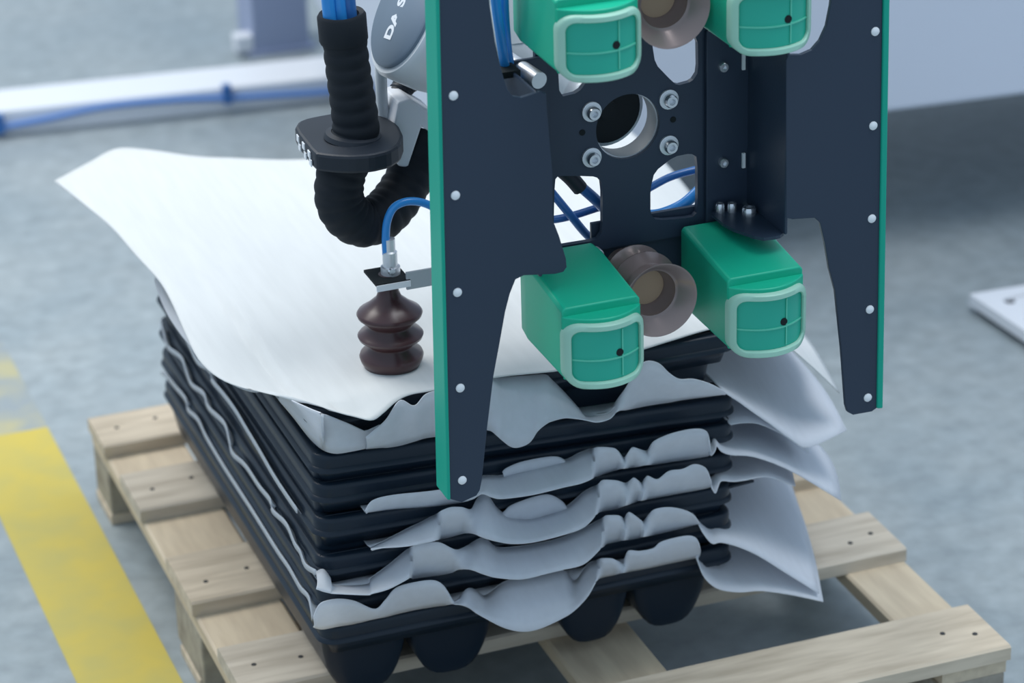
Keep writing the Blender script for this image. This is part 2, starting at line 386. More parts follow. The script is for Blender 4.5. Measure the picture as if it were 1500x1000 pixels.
# ------------------------------------------------------------------ interleaf sheets
def interp(cols, x):
    for a, b in zip(cols, cols[1:]):
        if a[0] <= x <= b[0]:
            t = (x - a[0]) / max(b[0] - a[0], 1e-6); return [a[i] + (b[i] - a[i]) * t for i in range(len(a))]
    return cols[-1] if x > cols[-1][0] else cols[0]
def ribbon(bm, cols, k, step=4.0, yl=(0.160, 0.191), ym=(0.190, 0.132)):
    """cols: (px, upper, lower, mode) survey of the wavy front edge; mode 0 stands up over the rim, 1 hangs down"""
    C = []
    for c in cols:
        md = c[3] if len(c) > 3 else 0
        C.append((c[0], c[1], c[2], lerp(yl[0], ym[0], md), lerp(yl[1], ym[1], md), md))
    pts = spline([Vector((c[0], c[1], c[2])) for c in C], len(C) * 5)
    rows = [[] for _ in range(6)]; tuck = [[], [], []]
    for p in pts:
        x = p.x; ii = interp(C, x); yu, ylo, md = ii[3], ii[4], ii[5]
        U = at(x, min(p.y, p.z - 0.5), yu); Lw = at(x, max(p.z, p.y + 0.5), ylo)
        inner = lerp(Lw, U, md); xl = min(max(inner.x - TX - SX[k], -HW + 0.004), HW - 0.004)
        for i in range(6):
            t = i / 5; rows[i].append(U.lerp(Lw, t) + Vector((0, -0.005 * math.sin(math.pi * t), 0)))
        tuck[0].append(inner + Vector((0, 0.001, 0))); tuck[1].append(tray_pt(k, xl, -HD + 0.006, 0.006)); tuck[2].append(tray_pt(k, xl, -HD + 0.05, 0.004))
    grid(bm, rows); grid(bm, tuck)
def flap(bm, k, pts, far, bulge=0.0, y_back=0.62):
    """pts: (px, py, Y) survey of the flap's front edge from the tray outward; far: (px, py, Y) of its far outer corner"""
    F = spline([at(*p) for p in pts], 28); fc = at(*far)
    back = []
    a = tray_pt(k, HW - 0.01, y_back - TY, 0.004)
    for i in range(29):
        t = i / 28; q = a.lerp(fc, t); q.z = a.z + (fc.z - a.z) * (t ** 1.5); back.append(q)
    rows = []
    for j in range(15):
        v = j / 14; r = []
        for i in range(29):
            q = F[i].lerp(back[i], v); b = math.sin(math.pi * v) * (i / 28) ** 2 * bulge
            n = 0.0018 * noise.noise(Vector((q.x * 14, q.y * 10, k * 5))) * (0 if j == 0 else 1)
            r.append(q + Vector((b, 0, n)))
        rows.append(r)
    grid(bm, rows)
def sheet_core(bm, k, y0=-HD + 0.05):
    xs = [-HW + 0.012 + i * (2 * HW - 0.024) / 52 for i in range(53)]
    ys = [y0, y0 + 0.03, -0.2, 0, 0.2, HD - 0.06, HD - 0.012, HD + 0.03]
    def zz(x, y): return (max(hfield(x, min(y, HD)), -0.03) * 0.5 + 0.005) if abs(y) < HD - 0.02 else 0.003
    grid(bm, [[tray_pt(k, x, y, zz(x, y)) for x in xs] for y in ys])
def left_edge(bm, k, pts, X=0.0855, wd=0.0035):
    """pts: (px, py) survey of the wavy white edge seen along the left side"""
    P = spline([atx(x, y, X) for x, y in pts], len(pts) * 5)
    rows = [[], [], []]
    for p in P:
        rows[0].append(p + Vector((0, 0, wd))); rows[1].append(p - Vector((0.001, 0, wd)))
        rows[2].append(tray_pt(k, -HW + 0.014, p.y - TY, 0.004))
    rows = [rows[1], rows[0], rows[2]]
    grid(bm, rows)

R0 = [(459, 905, 918, 0), (465, 889, 920, 0), (474, 881, 921, 0), (495, 877, 917, 0), (519, 880, 913, 0), (549, 892, 906, 0), (565, 878, 903, 0), (580, 861, 899, 0), (606, 853, 893, 0), (636, 850, 888, 0), (652, 860, 886, 0), (666, 880, 884, .5),
      (684, 862, 889, .6), (697, 864, 897, 1), (711, 872, 905, 1), (738, 853, 919, 1), (765, 846, 925, 1), (790, 842, 921, 1), (825, 836, 905, 1), (842, 850, 893, 1), (860, 828, 874, 1), (873, 821, 852, 1),
      (880, 818, 846, 0), (897, 818, 842, 0), (912, 823, 839, .55), (920, 807, 837, 0), (937, 807, 834, 0), (957, 803, 830, 0), (970, 793, 827, 0), (1003, 785, 820, 0), (1018, 787, 817, 0), (1024, 797, 815, 0)]
R1 = [(463, 838, 862, 1), (474, 834, 866, 1), (483, 845, 868, 1), (490, 857, 869, 1), (537, 856, 871, 1), (545, 846, 869, 1), (570, 827, 862, 1), (599, 803, 847, 1), (604, 800, 847, 0), (618, 796, 845, 0), (642, 794, 842, 0), (662, 803, 838, 0), (673, 804, 834, .5),
      (690, 796, 834, 1), (709, 788, 841, 1), (729, 802, 846, 1), (765, 800, 848, 1), (800, 794, 840, 1), (825, 787, 834, 1), (855, 774, 826, 1), (880, 760, 803, 1), (884, 757, 800, .2),
      (889, 755, 796, 0), (907, 755, 792, 0), (914, 760, 791, .55), (921, 750, 790, 0), (937, 760, 787, 0), (943, 763, 786, .55), (957, 747, 783, 0), (983, 743, 777, 0), (1010, 750, 770, 0), (1022, 762, 767, 0)]
R2 = [(543, 802, 804, 1), (560, 794, 802, 1), (579, 784, 801, 1), (600, 773, 799, 1), (615, 766, 796, 1), (639, 753, 791, 1), (645, 749, 789, 0), (660, 743, 786, 0), (678, 743, 781, 0), (690, 745, 781, .5),
      (700, 729, 784, 1), (713, 724, 789, 1), (729, 745, 793, 1), (750, 757, 796, 1), (780, 759, 794, 1), (825, 745, 783, 1), (855, 721, 772, 1), (873, 711, 754, 1), (877, 708, 750, .2),
      (884, 703, 748, 0), (905, 704, 744, 0), (917, 707, 740, .55), (927, 700, 736, 0), (933, 702, 734, 0), (940, 707, 733, .55), (948, 697, 731, 0), (963, 702, 728, 0), (980, 690, 725, 0), (1000, 687, 721, 0), (1017, 680, 718, 0), (1033, 685, 715, 0), (1040, 700, 713, 0)]
R3 = [(535, 748, 750, 0), (546, 733, 749, 0), (576, 725, 745, 0), (633, 719, 741, 0), (670, 712, 736, 0), (690, 706, 732, .5), (706, 698, 723, 1), (721, 697, 728, 1), (737, 696, 730, 1), (782, 685, 724, 1), (827, 674, 713, 1), (850, 663, 708, 1), (867, 657, 701, 1), (870, 656, 698, .2),
      (875, 655, 697, 0), (889, 655, 692, 0), (903, 658, 688, 0), (913, 670, 686, .55), (920, 663, 685, 0), (928, 655, 684, 0), (947, 660, 681, .55), (957, 647, 680, 0), (983, 635, 676, 0), (1017, 628, 671, 0), (1035, 632, 668, 0), (1039, 650, 667, 0)]
P2 = [(731, 756, 762, 0), (740, 747, 764, 0), (750, 739, 765, 0), (780, 728, 766, 0), (804, 724, 757, 0), (822, 733, 752, 0), (830, 743, 748, 0)]
P3 = [(736, 691, 700, 0), (742, 685, 700, 0), (764, 676, 696, 0), (800, 669, 690, 0), (818, 669, 682, 0), (830, 676, 680, 0)]
R5 = [(536, 640, 657, 0), (548, 630, 656, 0), (560, 620, 655, 0), (568, 611, 655, 0), (586, 586, 652, 0), (607, 594, 646, 0), (624, 577, 641, 0), (650, 570, 638, 0), (690, 562, 633, 0), (716, 556, 630, .6), (731, 553, 641, 1), (748, 552, 654, 1), (761, 551, 655, 1), (776, 550, 648, 1), (787, 549, 632, 1), (800, 549, 621, 1), (808, 556, 617, 1), (827, 575, 612, 1), (845, 595, 613, 1), (858, 609, 615, 1), (875, 606, 618, .8), (893, 601, 613, .7), (905, 584, 602, .5),
      (918, 565, 600, .2), (932, 541, 597, 0), (947, 529, 594, 0), (965, 532, 591, 0), (980, 546, 589, 0), (995, 555, 586, 0), (1016, 555, 583, 0), (1040, 562, 580, 0), (1061, 573, 577, 0)]
LE = {0: [(237, 545), (245, 551), (257, 566), (272, 584), (276, 600), (290, 614), (299, 633), (306, 646), (330, 686), (370, 748), (405, 804), (424, 832), (440, 860), (453, 876), (458, 906)],
      1: [(236, 470), (241, 491), (247, 509), (266, 524), (273, 543), (281, 563), (299, 577), (306, 597), (329, 620), (336, 644), (341, 664), (360, 682), (380, 712), (396, 732), (400, 748), (420, 768), (432, 796), (440, 808), (448, 828), (463, 838)],
      2: [(262, 470), (278, 506), (290, 530), (308, 542), (311, 557), (326, 575), (344, 599), (362, 629), (380, 659), (400, 694), (418, 722), (436, 748)]}
FL = {0: ([(1022, 806, .186), (1023, 822, .172), (1030, 842, .160), (1042, 856, .155), (1058, 864, .15), (1085, 867, .145), (1115, 865, .14), (1160, 871, .13), (1206, 881, .12)], (1168, 735, .42), 0.004),
      1: ([(1022, 762, .186), (1026, 773, .170), (1034, 786, .162), (1044, 796, .16), (1056, 794, .16), (1080, 800, .155), (1110, 813, .15), (1150, 838, .142), (1200, 869, .13)], (1158, 705, .44), 0.004),
      2: ([(1040, 700, .186), (1043, 714, .172), (1048, 722, .166), (1052, 712, .17), (1057, 704, .175), (1074, 705, .178), (1092, 703, .18), (1125, 698, .19), (1165, 712, .21)], (1150, 640, .48), 0.0),
      3: ([(1039, 655, .184), (1041, 667, .172), (1047, 661, .170), (1050, 653, .172), (1057, 661, .175), (1072, 666, .176), (1106, 669, .18), (1160, 690, .19), (1232, 733, .2)], (1170, 625, .44), 0.018),
      4: ([(1070, 622, .199), (1074, 621, .199), (1090, 619, .20), (1110, 620, .205), (1135, 630, .21), (1160, 645, .22), (1185, 664, .23)], (1150, 560, .46), 0.004),
      5: ([(1061, 574, .185), (1070, 580, .185), (1085, 590, .186), (1107, 606, .188), (1130, 622, .19), (1160, 644, .195), (1185, 655, .2), (1240, 630, .235)], (1148, 503, .46), 0.010)}
SL = ['lowest white interleaf sheet, wavy edge above the bottom tray', 'white sheet second from the bottom with a pale folded flap at the left front corner',
      'white sheet third from the bottom with a pointed fold at the left', 'white sheet fourth from the bottom, hanging band beside the left gripper leg',
      'mostly hidden white sheet third from the top, showing at the right side', 'white sheet below the top tray with a deep sagging corner at the left front']
for k in range(6):
    t = thing('interleaf_sheet', SL[k], 'sheet', (TX, TY, (ZL[k] + ZR[k]) / 2), 'white sheets between the trays')
    bm = bmesh.new(); sheet_core(bm, k)
    rib = {0: R0, 1: R1, 2: R2, 3: R3, 5: R5}.get(k)
    if rib: ribbon(bm, rib, k)
    if k == 2: ribbon(bm, P2, k, yl=(0.188, 0.192))
    if k == 3: ribbon(bm, P3, k, yl=(0.188, 0.192))
    if k in LE: left_edge(bm, k, LE[k])
    if k == 5:   # drooping left front corner and the left overhang of this sheet
        outer = [(226, 412), (240, 450), (262, 486), (290, 520), (312, 545), (345, 565), (372, 574), (395, 572), (412, 590), (430, 611), (446, 632), (461, 649), (476, 660), (493, 664), (514, 661), (538, 656), (560, 650)]
        zo = [.54, .54, .54, .545, .545, .545, .545, .545, .54, .535, .53, .528, .526, .525, .525, .526, .53]
        O = spline([atz(p[0], p[1], z) for p, z in zip(outer, zo)], 60)
        inn = [(0.115, 1.0), (0.115, 0.9), (.115, .8), (.115, .7), (.115, .62), (.115, .55), (.115, .48), (.12, .42), (.12, .38), (.125, .34), (.13, .30), (.135, .27), (.14, .24), (.15, .225), (.16, .215), (.17, .21), (.18, .206)]
        I = spline([Vector((x, y, tray_pt(5, x - TX, y - TY, 0.004).z)) for x, y in inn], 60)
        for i in range(61):
            a_ = i / 60 * 16
            if a_ >= 8:
                px_ = [(404, 577), (420, 583), (440, 592), (458, 600), (474, 606), (490, 612), (510, 620), (535, 632), (556, 622)]
                f_ = a_ - 8; j_ = min(int(f_), 7); f_ -= j_
                x_ = lerp(px_[j_][0], px_[j_ + 1][0], f_); y_ = lerp(px_[j_][1], px_[j_ + 1][1], f_)
                I[i] = atx(x_, y_, 0.077) if x_ < 470 else at(x_, y_, 0.183)
        grid(bm, [[I[i].lerp(O[i], v / 6) + Vector((0, 0, 0.006 * math.sin(math.pi * v / 6))) for i in range(61)] for v in range(7)])
    if k in FL: flap(bm, k, *FL[k])
    o = obj('sheet', bm, M['sheet_low'], t, smooth=True, solid=0.0014, angle=80)

# the big top sheet
ts = thing('top_sheet', 'big white sheet on top of the stack, lifted by the dark red suction cup', 'sheet', (0.4, 0.65, 0.6))
ztop = 0.598
leftE = [(80, 265, .604), (130, 305, .600), (165, 335, .597), (200, 375, .594), (232, 410, .592), (250, 440, .590), (268, 480, .588), (290, 525, .586), (320, 553, .588), (360, 569, .592), (400, 573, .595)]
frontE = [(400, 573, .595), (440, 584, .597), (490, 602, .594), (520, 610, .590), (545, 615, .588), (562, 604, .591), (580, 588, .596), (600, 578, .598), (632, 572, .598), (690, 561, .597), (735, 551, .597), (830, 541, .597), (900, 524, .596), (980, 500, .595), (1045, 482, .594)]
Lf = spline([atz(*p) for p in reversed(leftE)], 40)
Ff = [atz(*p) for p in frontE] + [at(1100, 486, .205), at(1146, 502, .215), at(1185, 533, .23), at(1230, 576, .25)]
Ff = spline(Ff, 70)
tip = Ff[-1]
backE = [atz(80, 265, .604), atz(130, 238, .605), atz(170, 218, .606), atz(215, 219, .604), atz(280, 228, .600), atz(330, 231, .598), atz(465, 232, .597)]
backE += [Vector((0.55, 1.02, .597)), Vector((0.72, 1.03, .596)), Vector((0.86, 1.02, .57))]
Bk = spline(backE, 70)
rE = [tip, at(1205, 530, .30), at(1178, 490, .40), Vector((.875, .62, .50)), Vector((.872, .85, .55)), Vector((0.86, 1.02, .57))]
Rt = spline(rE, 40)
rows = []
for j in range(41):
    v = j / 40; r = []
    for i in range(71):
        u = i / 70
        c = Ff[i] * (1 - v) + Bk[i] * v + Lf[j] * (1 - u) + Rt[j] * u - (Ff[0] * (1 - u) * (1 - v) + Ff[70] * u * (1 - v) + Bk[0] * (1 - u) * v + Bk[70] * u * v)
        e = min(1, 8 * min(u, 1 - u, v, 1 - v))
        dcup = math.hypot(c.x - .222, c.y - .267)
        c = c + Vector((0, 0, e * (0.004 * noise.noise(Vector((c.x * 6, c.y * 3, 1.3)))) + 0.006 * math.exp(-(dcup / 0.05) ** 2) * e + 0.002 * e * math.sin(dcup * 90) * math.exp(-dcup / 0.06)))
        if 0.085 < c.x < 0.69 and 0.19 < c.y < 1.05: c.z = max(c.z, 0.5955 + 0.25 * (c.z - 0.5955))
        r.append(c)
    rows.append(r)
bm = bmesh.new(); grid(bm, rows)
obj('sheet', bm, M['sheet'], ts, smooth=True, solid=0.0014, angle=80)

# ------------------------------------------------------------------ gripper
YF, YC = 0.02, 0.14
gp = thing('vacuum_gripper', 'dark steel gripper frame with green edges, green finger blocks and suction cups above the trays', 'gripper', (0.5, 0.10, 0.53))
def xz(pts, y): return [(at(px, py, y).x, at(px, py, y).z) for px, py in pts]
lp = [(637, -160), (637, 0), (642, 200), (649, 480), (657, 729), (675, 734), (697, 724), (702, 716), (705, 700), (713, 622), (722, 548), (731, 500), (739, 455), (746, 428), (754, 408), (766, 402), (792, 401), (812, 400), (824, 397), (829, 390), (828, 378), (818, 345), (809, 322), (808, 250), (800, 160), (799, 136), (790, 133), (762, 142), (750, 140), (742, 130), (735, 108), (724, 60), (717, 10), (709, -60), (703, -160)]
rp = [(1228, -160), (1220, -40), (1215, 8), (1209, 38), (1200, 58), (1188, 72), (1172, 79), (1154, 79), (1150, 88), (1150, 318), (1160, 320), (1192, 318), (1200, 326), (1207, 355), (1213, 392), (1222, 425), (1231, 510), (1237, 592), (1240, 602), (1248, 606), (1276, 601), (1283, 596), (1287, 420), (1291, 0), (1295, -160)]
def side(pts, y, nm):
    loop = xz(pts, y); bm = prism_y([loop], y - 0.003, y + 0.003); return obj('side_plate', bm, M['plate'], gp, bevel=0.0008)
spL = side(lp, YF, 'l'); spR = side(rp, YF, 'r')
def edge_trim(pp, dxo, dxi, parent):
    top, bot = [at(px, py, YF) for px, py in pp]
    bm = bmesh.new()
    loop = [(top.x + dxo, top.z), (bot.x + dxo, bot.z), (bot.x + dxi, bot.z - 0.001), (top.x + dxi, top.z)]
    va = [bm.verts.new((x, YF - 0.006, z)) for x, z in loop]; vb = [bm.verts.new((x, YF + 0.036, z)) for x, z in loop]
    bm.faces.new(va); bm.faces.new(vb[::-1])
    for i in range(4): bm.faces.new((va[i], vb[i], vb[(i + 1) % 4], va[(i + 1) % 4]))
    return obj('edge_trim', bm, M['trim'], parent, bevel=0.002)
edge_trim(((637, -160), (657, 729)), -0.0035, 0.001, spL)
edge_trim(((1295, -160), (1283, 596)), -0.001, 0.0075, spR)
for side_o, pts in ((spL, [(664, 140), (667, 286), (670, 428), (674, 568), (677, 703)]), (spR, [(1282, 46), (1279, 184), (1277, 320), (1274, 453), (1271, 582)])):
    for px, py in pts:
        c = at(px, py, YF - 0.003); obj('screw', L(c, (0, -1, 0), [(0.0058, -0.001), (0.0055, 0.0012), (0.003, 0.0026), (0, 0.0028)], 14), M['mark'], side_o, smooth=True)
# return flanges behind the side plates
def flange(x, sgn, zt, zb):
    bm = bmesh.new(); box(bm, x - 0.0022, x + 0.0022, YF - 0.0025, YC - 0.006, zb, zt)
    f = obj('return_flange', bm, M['plate'], gp, bevel=0.003)
    box_b = bmesh.new(); box(box_b, min(x, x - sgn * 0.058), max(x, x - sgn * 0.058), YC - 0.012, YC - 0.006, zb - 0.02, zt); obj('mounting_tab', box_b, M['plate'], f, bevel=0.001)
    return f
fR = flange(0.6625, 1, 1.036, 0.799); fL = flange(0.338, -1, 1.036, 0.80)
bm = bmesh.new()
sh = smooth_loop([(0.606, YC - 0.012), (0.6645, YC - 0.012), (0.6645, YF + 0.006), (0.652, YF - 0.004), (0.628, YF - 0.001), (0.606, YF + 0.05)], 1)
va = [bm.verts.new((x, y, 0.796)) for x, y in sh]; vb = [bm.verts.new((x, y, 0.800)) for x, y in sh]
bm.faces.new(va[::-1]); bm.faces.new(vb)
for i in range(len(sh)): bm.faces.new((va[i], va[(i + 1) % len(sh)], vb[(i + 1) % len(sh)], vb[i]))
obj('shelf', bm, M['plate'], fR)
def bolt(c, r, h, parent, axis=(0, -1, 0), washer=True):
    b = obj('bolt', L(c, axis, [(0, 0), (r, 0), (r, h * .8), (r * .85, h), (r * .5, h), (r * .45, h * .5), (0, h * .5)], 20), M['steel'], parent, smooth=True)
    if washer: obj('washer', L(c, axis, [(0, 0.0), (r * 1.5, 0.0), (r * 1.5, h * .22), (r * 1.2, h * .25), (0, h * .25)], 20), M['alu'], b, smooth=True)
for px, py in ((1058, 97), (1058, 237)): bolt(at(px, py, YC - 0.012), 0.0065, 0.007, fR, washer=False)
for px, py in ((1090, 91), (1090, 235)):
    c = at(px, py, YC - 0.014); obj('bright_slot', B(c.x - 0.0025, c.x + 0.0015, c.y - 0.001, c.y + 0.003, c.z - 0.010, c.z + 0.010), M['mark'], fR)  # white boxes stand in for bright background showing through the slots
for x, y in ((0.618, .117), (.632, .112)): bolt((x, y, .800), 0.006, 0.012, fR, (0, 0, 1), False)
bolt((0.648, .095, .800), 0.009, 0.010, fR, (0, 0, 1), False)
# central plate with bore and four openings
def circ(cx, cz, r, n=40): return [(cx + r * math.cos(2 * math.pi * i / n), cz + r * math.sin(2 * math.pi * i / n)) for i in range(n)]
BC = at(918, 184, YC)
outer = [(0.382, 0.768), (0.612, 0.768), (0.612, 1.075), (0.382, 1.075)]
o1 = smooth_loop(xz([(811, 262), (816, 256), (845, 256), (872, 257), (881, 267), (881, 338), (873, 350), (812, 360), (809, 340)], YC), 1)
o2 = smooth_loop(xz([(951, 275), (957, 250), (985, 228), (1010, 223), (1020, 229), (1020, 309), (1012, 317), (960, 321), (951, 312)], YC), 1)
o3 = smooth_loop(xz([(953, 60), (1000, 50), (1020, 52), (1021, 104), (1012, 118), (990, 124), (977, 112), (958, 92)], YC), 1)
o4 = smooth_loop(xz([(815, 85), (860, 75), (879, 85), (878, 100), (862, 112), (846, 134), (818, 141)], YC), 1)
cp = obj('central_plate', prism_y([outer, circ(BC.x, BC.z, 0.0425), o1, o2, o3, o4], YC - 0.004, YC + 0.004), M['plate'], gp)
obj('bore_ring', L((BC.x, YC + 0.002, BC.z), (0, 1, 0), [(0.043, 0), (0.041, 0.0), (0.041, 0.030), (0.046, 0.030), (0.046, 0.001)], 48), M['alu'], cp, smooth=True)
obj('bore_back', L((BC.x, YC + 0.058, BC.z), (0, 1, 0), [(0, 0), (0.012, 0), (0.012, .004), (0.044, 0.004), (0.044, .008), (0, .008)], 40), M['hole'], cp, smooth=True)
for px, py in ((866, 163), (979, 145), (866, 230), (979, 212)): bolt(at(px, py, YC - 0.004), 0.0085, 0.013, cp)
for px, py in ((853, 194), (986, 175)): obj('pin_hole', L(at(px, py, YC - 0.0042), (0, -1, 0), [(0, 0), (0.004, 0), (0.004, .0006), (0, .0006)], 12), M['hole'], cp)
# cup mounting plates below and above the central plate
for z0, z1_, cz in ((0.655, 0.800, 0.74), (1.045, 1.30, 1.12)):
    mp = obj('cup_mount', B(0.456, 0.60, YC + 0.008, YC + 0.014, z0, z1_), M['plate'], gp, bevel=0.001)
# horizontally facing bellows cups
for px, py, yfr in ((968, 440, 0.02), (985, 14, 0.02)):
    c = at(px, py, yfr)
    prof = [(0.0, 0.128), (0.020, 0.128), (0.020, .105), (0.026, .100), (0.040, .088), (0.041, .084), (0.030, .074), (0.030, .070), (0.043, .056), (0.044, .052), (0.034, .040), (0.034, .036), (0.047, .004), (0.0485, 0.0), (0.046, 0.001), (0.034, .022), (0.030, .024), (0.030, .034), (0.024, .040), (0.023, .05)]
    cu = obj('suction_cup', L((c.x, yfr, c.z), (0, 1, 0), prof, 48), M['cup_grey'], gp, smooth=True, angle=60)
    obj('filter_disc', L((c.x, yfr + 0.046, c.z), (0, 1, 0), [(0, 0), (0.0235, 0), (0.0235, .004), (0, .004)], 32), M['cup_tan'], cu)
    obj('air_fitting', L((c.x - 0.043, YC - 0.012, c.z + 0.030), (0, -1, 0), [(0, 0), (0.008, 0), (0.008, .012), (0.005, .014), (0.005, .024), (0, .024)], 14), M['alu'], cu, smooth=True)
# green finger blocks with clear caps
def finger(x0, x1, z0, z1, top_rear):
    xc, hw = (x0 + x1) / 2, (x1 - x0) / 2; yb, yf = 0.135, -0.02
    nb = 0.024
    bm = bmesh.new()
    def ring(y, zt, zb, hwx, r=0.004):
        return [(xc - hwx, y, zb + r), (xc - hwx, y, zt - r), (xc - hwx + r, y, zt), (xc + hwx - r, y, zt), (xc + hwx, y, zt - r), (xc + hwx, y, zb + r), (xc + hwx - r, y, zb), (xc - hwx + r, y, zb)]
    secs = [ring(yb, top_rear - 0.014, z0 + .012, hw * .86), ring(yb - 0.012, top_rear, z0 + .004, hw * .97), ring(yb - 0.035, top_rear, z0, hw), ring(yf, z1, z0, hw)]
    V = [[bm.verts.new(p) for p in s] for s in secs]
    for a, b in zip(V, V[1:]):
        for i in range(8): bm.faces.new((a[i], a[(i + 1) % 8], b[(i + 1) % 8], b[i]))
    bm.faces.new(V[0]); bm.faces.new(V[-1][::-1])
    f = obj('finger_block', bm, M['green'], gp, smooth=True, angle=30, bevel=0.0018)
    # rounded nose, one step lower
    bow = lambda t: yf - nb * (1 - t * t) - 0.002
    n = 16; zt, zb = z1 - 0.010, z0 + 0.001
    bm = bmesh.new(); top, bot, tb, bb = [], [], [], []
    for i in range(n + 1):
        t = -1 + 2 * i / n; x = xc + hw * t * 0.995
        top.append(bm.verts.new((x, bow(t), zt))); bot.append(bm.verts.new((x, bow(t), zb))); tb.append(bm.verts.new((x, yf + 0.001, zt))); bb.append(bm.verts.new((x, yf + 0.001, zb)))
    for i in range(n):
        bm.faces.new((top[i], top[i + 1], bot[i + 1], bot[i])); bm.faces.new((tb[i], tb[i + 1], top[i + 1], top[i])); bm.faces.new((bot[i], bot[i + 1], bb[i + 1], bb[i])); bm.faces.new((bb[i], bb[i + 1], tb[i + 1], tb[i]))
    bm.faces.new((top[0], bot[0], bb[0], tb[0])); bm.faces.new((top[n], tb[n], bb[n], bot[n]))
    obj('nose', bm, M['green'], f, smooth=True, angle=30, bevel=0.002)
    # cap: rounded rectangular frame wrapped on the nose
    zc, hz = (zt + zb) / 2 - 0.006, (zt - zb) / 2 + 0.001
    def rr(hx, hz_, r, seg=8):
        pts = []
        for sx, sz, a0 in ((1, 1, 0), (-1, 1, 90), (-1, -1, 180), (1, -1, 270)):
            for i in range(seg + 1):
                a = math.radians(a0 + 90 * i / seg); pts.append((sx * (hx - r) + r * math.cos(a), sz * (hz_ - r) + r * math.sin(a)))
        out = []
        for i, p in enumerate(pts):
            q = pts[(i + 1) % len(pts)]; out.append(p)
            if i % (seg + 1) == seg: out += [(p[0] + (q[0] - p[0]) * t / 10, p[1] + (q[1] - p[1]) * t / 10) for t in range(1, 10)]
        return out
    def wrap(x, z, off): return (xc + x, bow(max(-1.08, min(1.08, x / hw))) - off, zc + z)
    bm = bmesh.new()
    o_, i_ = rr(hw * 1.03, hz, 0.020), rr(hw * 0.87, hz * 0.79, 0.012)
    sects = [[wrap(x, z, -0.004) for x, z in o_], [wrap(x, z, 0.006) for x, z in o_], [wrap(x * .97, z * .96, 0.0085) for x, z in o_], [wrap(x * 1.03, z * 1.04, 0.0085) for x, z in i_], [wrap(x, z, 0.006) for x, z in i_], [wrap(x, z, 0.002) for x, z in i_]]
    V = [[bm.verts.new(p) for p in s] for s in sects]; N = len(V[0])
    for a, b in zip(V, V[1:]):
        for i in range(N): bm.faces.new((a[i], a[(i + 1) % N], b[(i + 1) % N], b[i]))
    obj('cap_frame', bm, M['cap'], f, smooth=True, angle=50)
    def strip(x0_, x1_, z0_, z1_, o0, o1, mat_, nm, n=12):
        bm = bmesh.new(); rows = []
        for i in range(n + 1):
            x = x0_ + (x1_ - x0_) * i / n
            rows.append([bm.verts.new(wrap(x, z0_, o0)), bm.verts.new(wrap(x, z0_, o1)), bm.verts.new(wrap(x, z1_, o1)), bm.verts.new(wrap(x, z1_, o0))])
        for a, b in zip(rows, rows[1:]):
            for k in range(4): bm.faces.new((a[k], a[(k + 1) % 4], b[(k + 1) % 4], b[k]))
        bm.faces.new(rows[0]); bm.faces.new(rows[-1][::-1]); return obj(nm, bm, mat_, f, smooth=True, angle=40)
    strip(-hw * .86, hw * .86, -hz * .78, hz * .78, -0.001, 0.003, M['cap_in'], 'cap_window')
    strip(-hw * .86, hw * .86, -0.0065, -0.0045, 0.002, 0.0045, M['ridge'], 'ridge')
    strip(hw * .30, hw * .335, -hz * .72, hz * .74, 0.002, 0.0045, M['ridge'], 'ridge', 2)
    hp = wrap(hw * .24, 0.001, 0.0033)
    bm = L(hp, (0, -1, 0), [(0, 0), (0.0048, 0), (0.0048, .0008), (0, .0008)], 12); obj('vent_hole', bm, M['hole'], f)
for x0, x1 in ((0.349, 0.4505), (0.566, 0.6675)):
    finger(x0, x1, 0.678, 0.7715, 0.786); finger(x0, x1, 1.068, 1.157, 1.175)
# left bracket with the vertical suction cup
cx, cy = 0.224, 0.267
br = obj('cup_bracket', B(0.200, 0.245, 0.240, 0.292, 0.722, 0.7255), M['hole'], gp)
obj('bracket_arm', B(0.240, 0.40, 0.240, 0.2435, 0.711, 0.735), M['bracket'], br, bevel=0.0006)
obj('bracket_lip', B(0.200, 0.245, 0.238, 0.241, 0.716, 0.724), M['white'], br)
prof = [(0, 0.128), (0.012, 0.128), (0.0128, 0.118), (0.0132, 0.105), (0.0165, .096), (0.030, .084), (0.0405, .077), (0.0425, .074), (0.041, .070), (0.029, .059), (0.029, .056), (0.040, .047), (0.0425, .044), (0.041, .040), (0.029, .031), (0.029, .028), (0.040, .019), (0.0415, .015), (0.040, .009), (0.036, .001), (0.030, 0.0), (0.020, .012)]
vc = obj('suction_cup', L((cx, cy, 0.598), (0, 0, 1), prof, 48), M['cup_red'], gp, smooth=True, angle=60)
vc['label'] = 'dark red bellows cup facing down'
ft = obj('air_fitting', L((cx + 0.004, cy, 0.7255), (0, 0, 1), [(0, 0), (0.0125, 0), (0.0125, .010), (0.0095, .011), (0.0095, .030), (0.0075, .032), (0.0075, .048), (0, .048)], 18), M['alu'], vc, smooth=True)
obj('fitting_button', L((cx + 0.002, cy - 0.011, 0.733), (0, -1, 0), [(0, .003), (0.004, .003), (0.005, 0)], 12), M['steel'], vc, smooth=True)
y = cy
obj('air_tube', T([at(566, 372, y), at(565, 350, y), at(567, 325, y), at(576, 305, y), at(592, 296, y), at(610, 295, y), at(628, 300, y), at(650, 312, y), at(680, 330, y)], 0.0052, n=50, seg=12), M['blue'], vc, smooth=True)
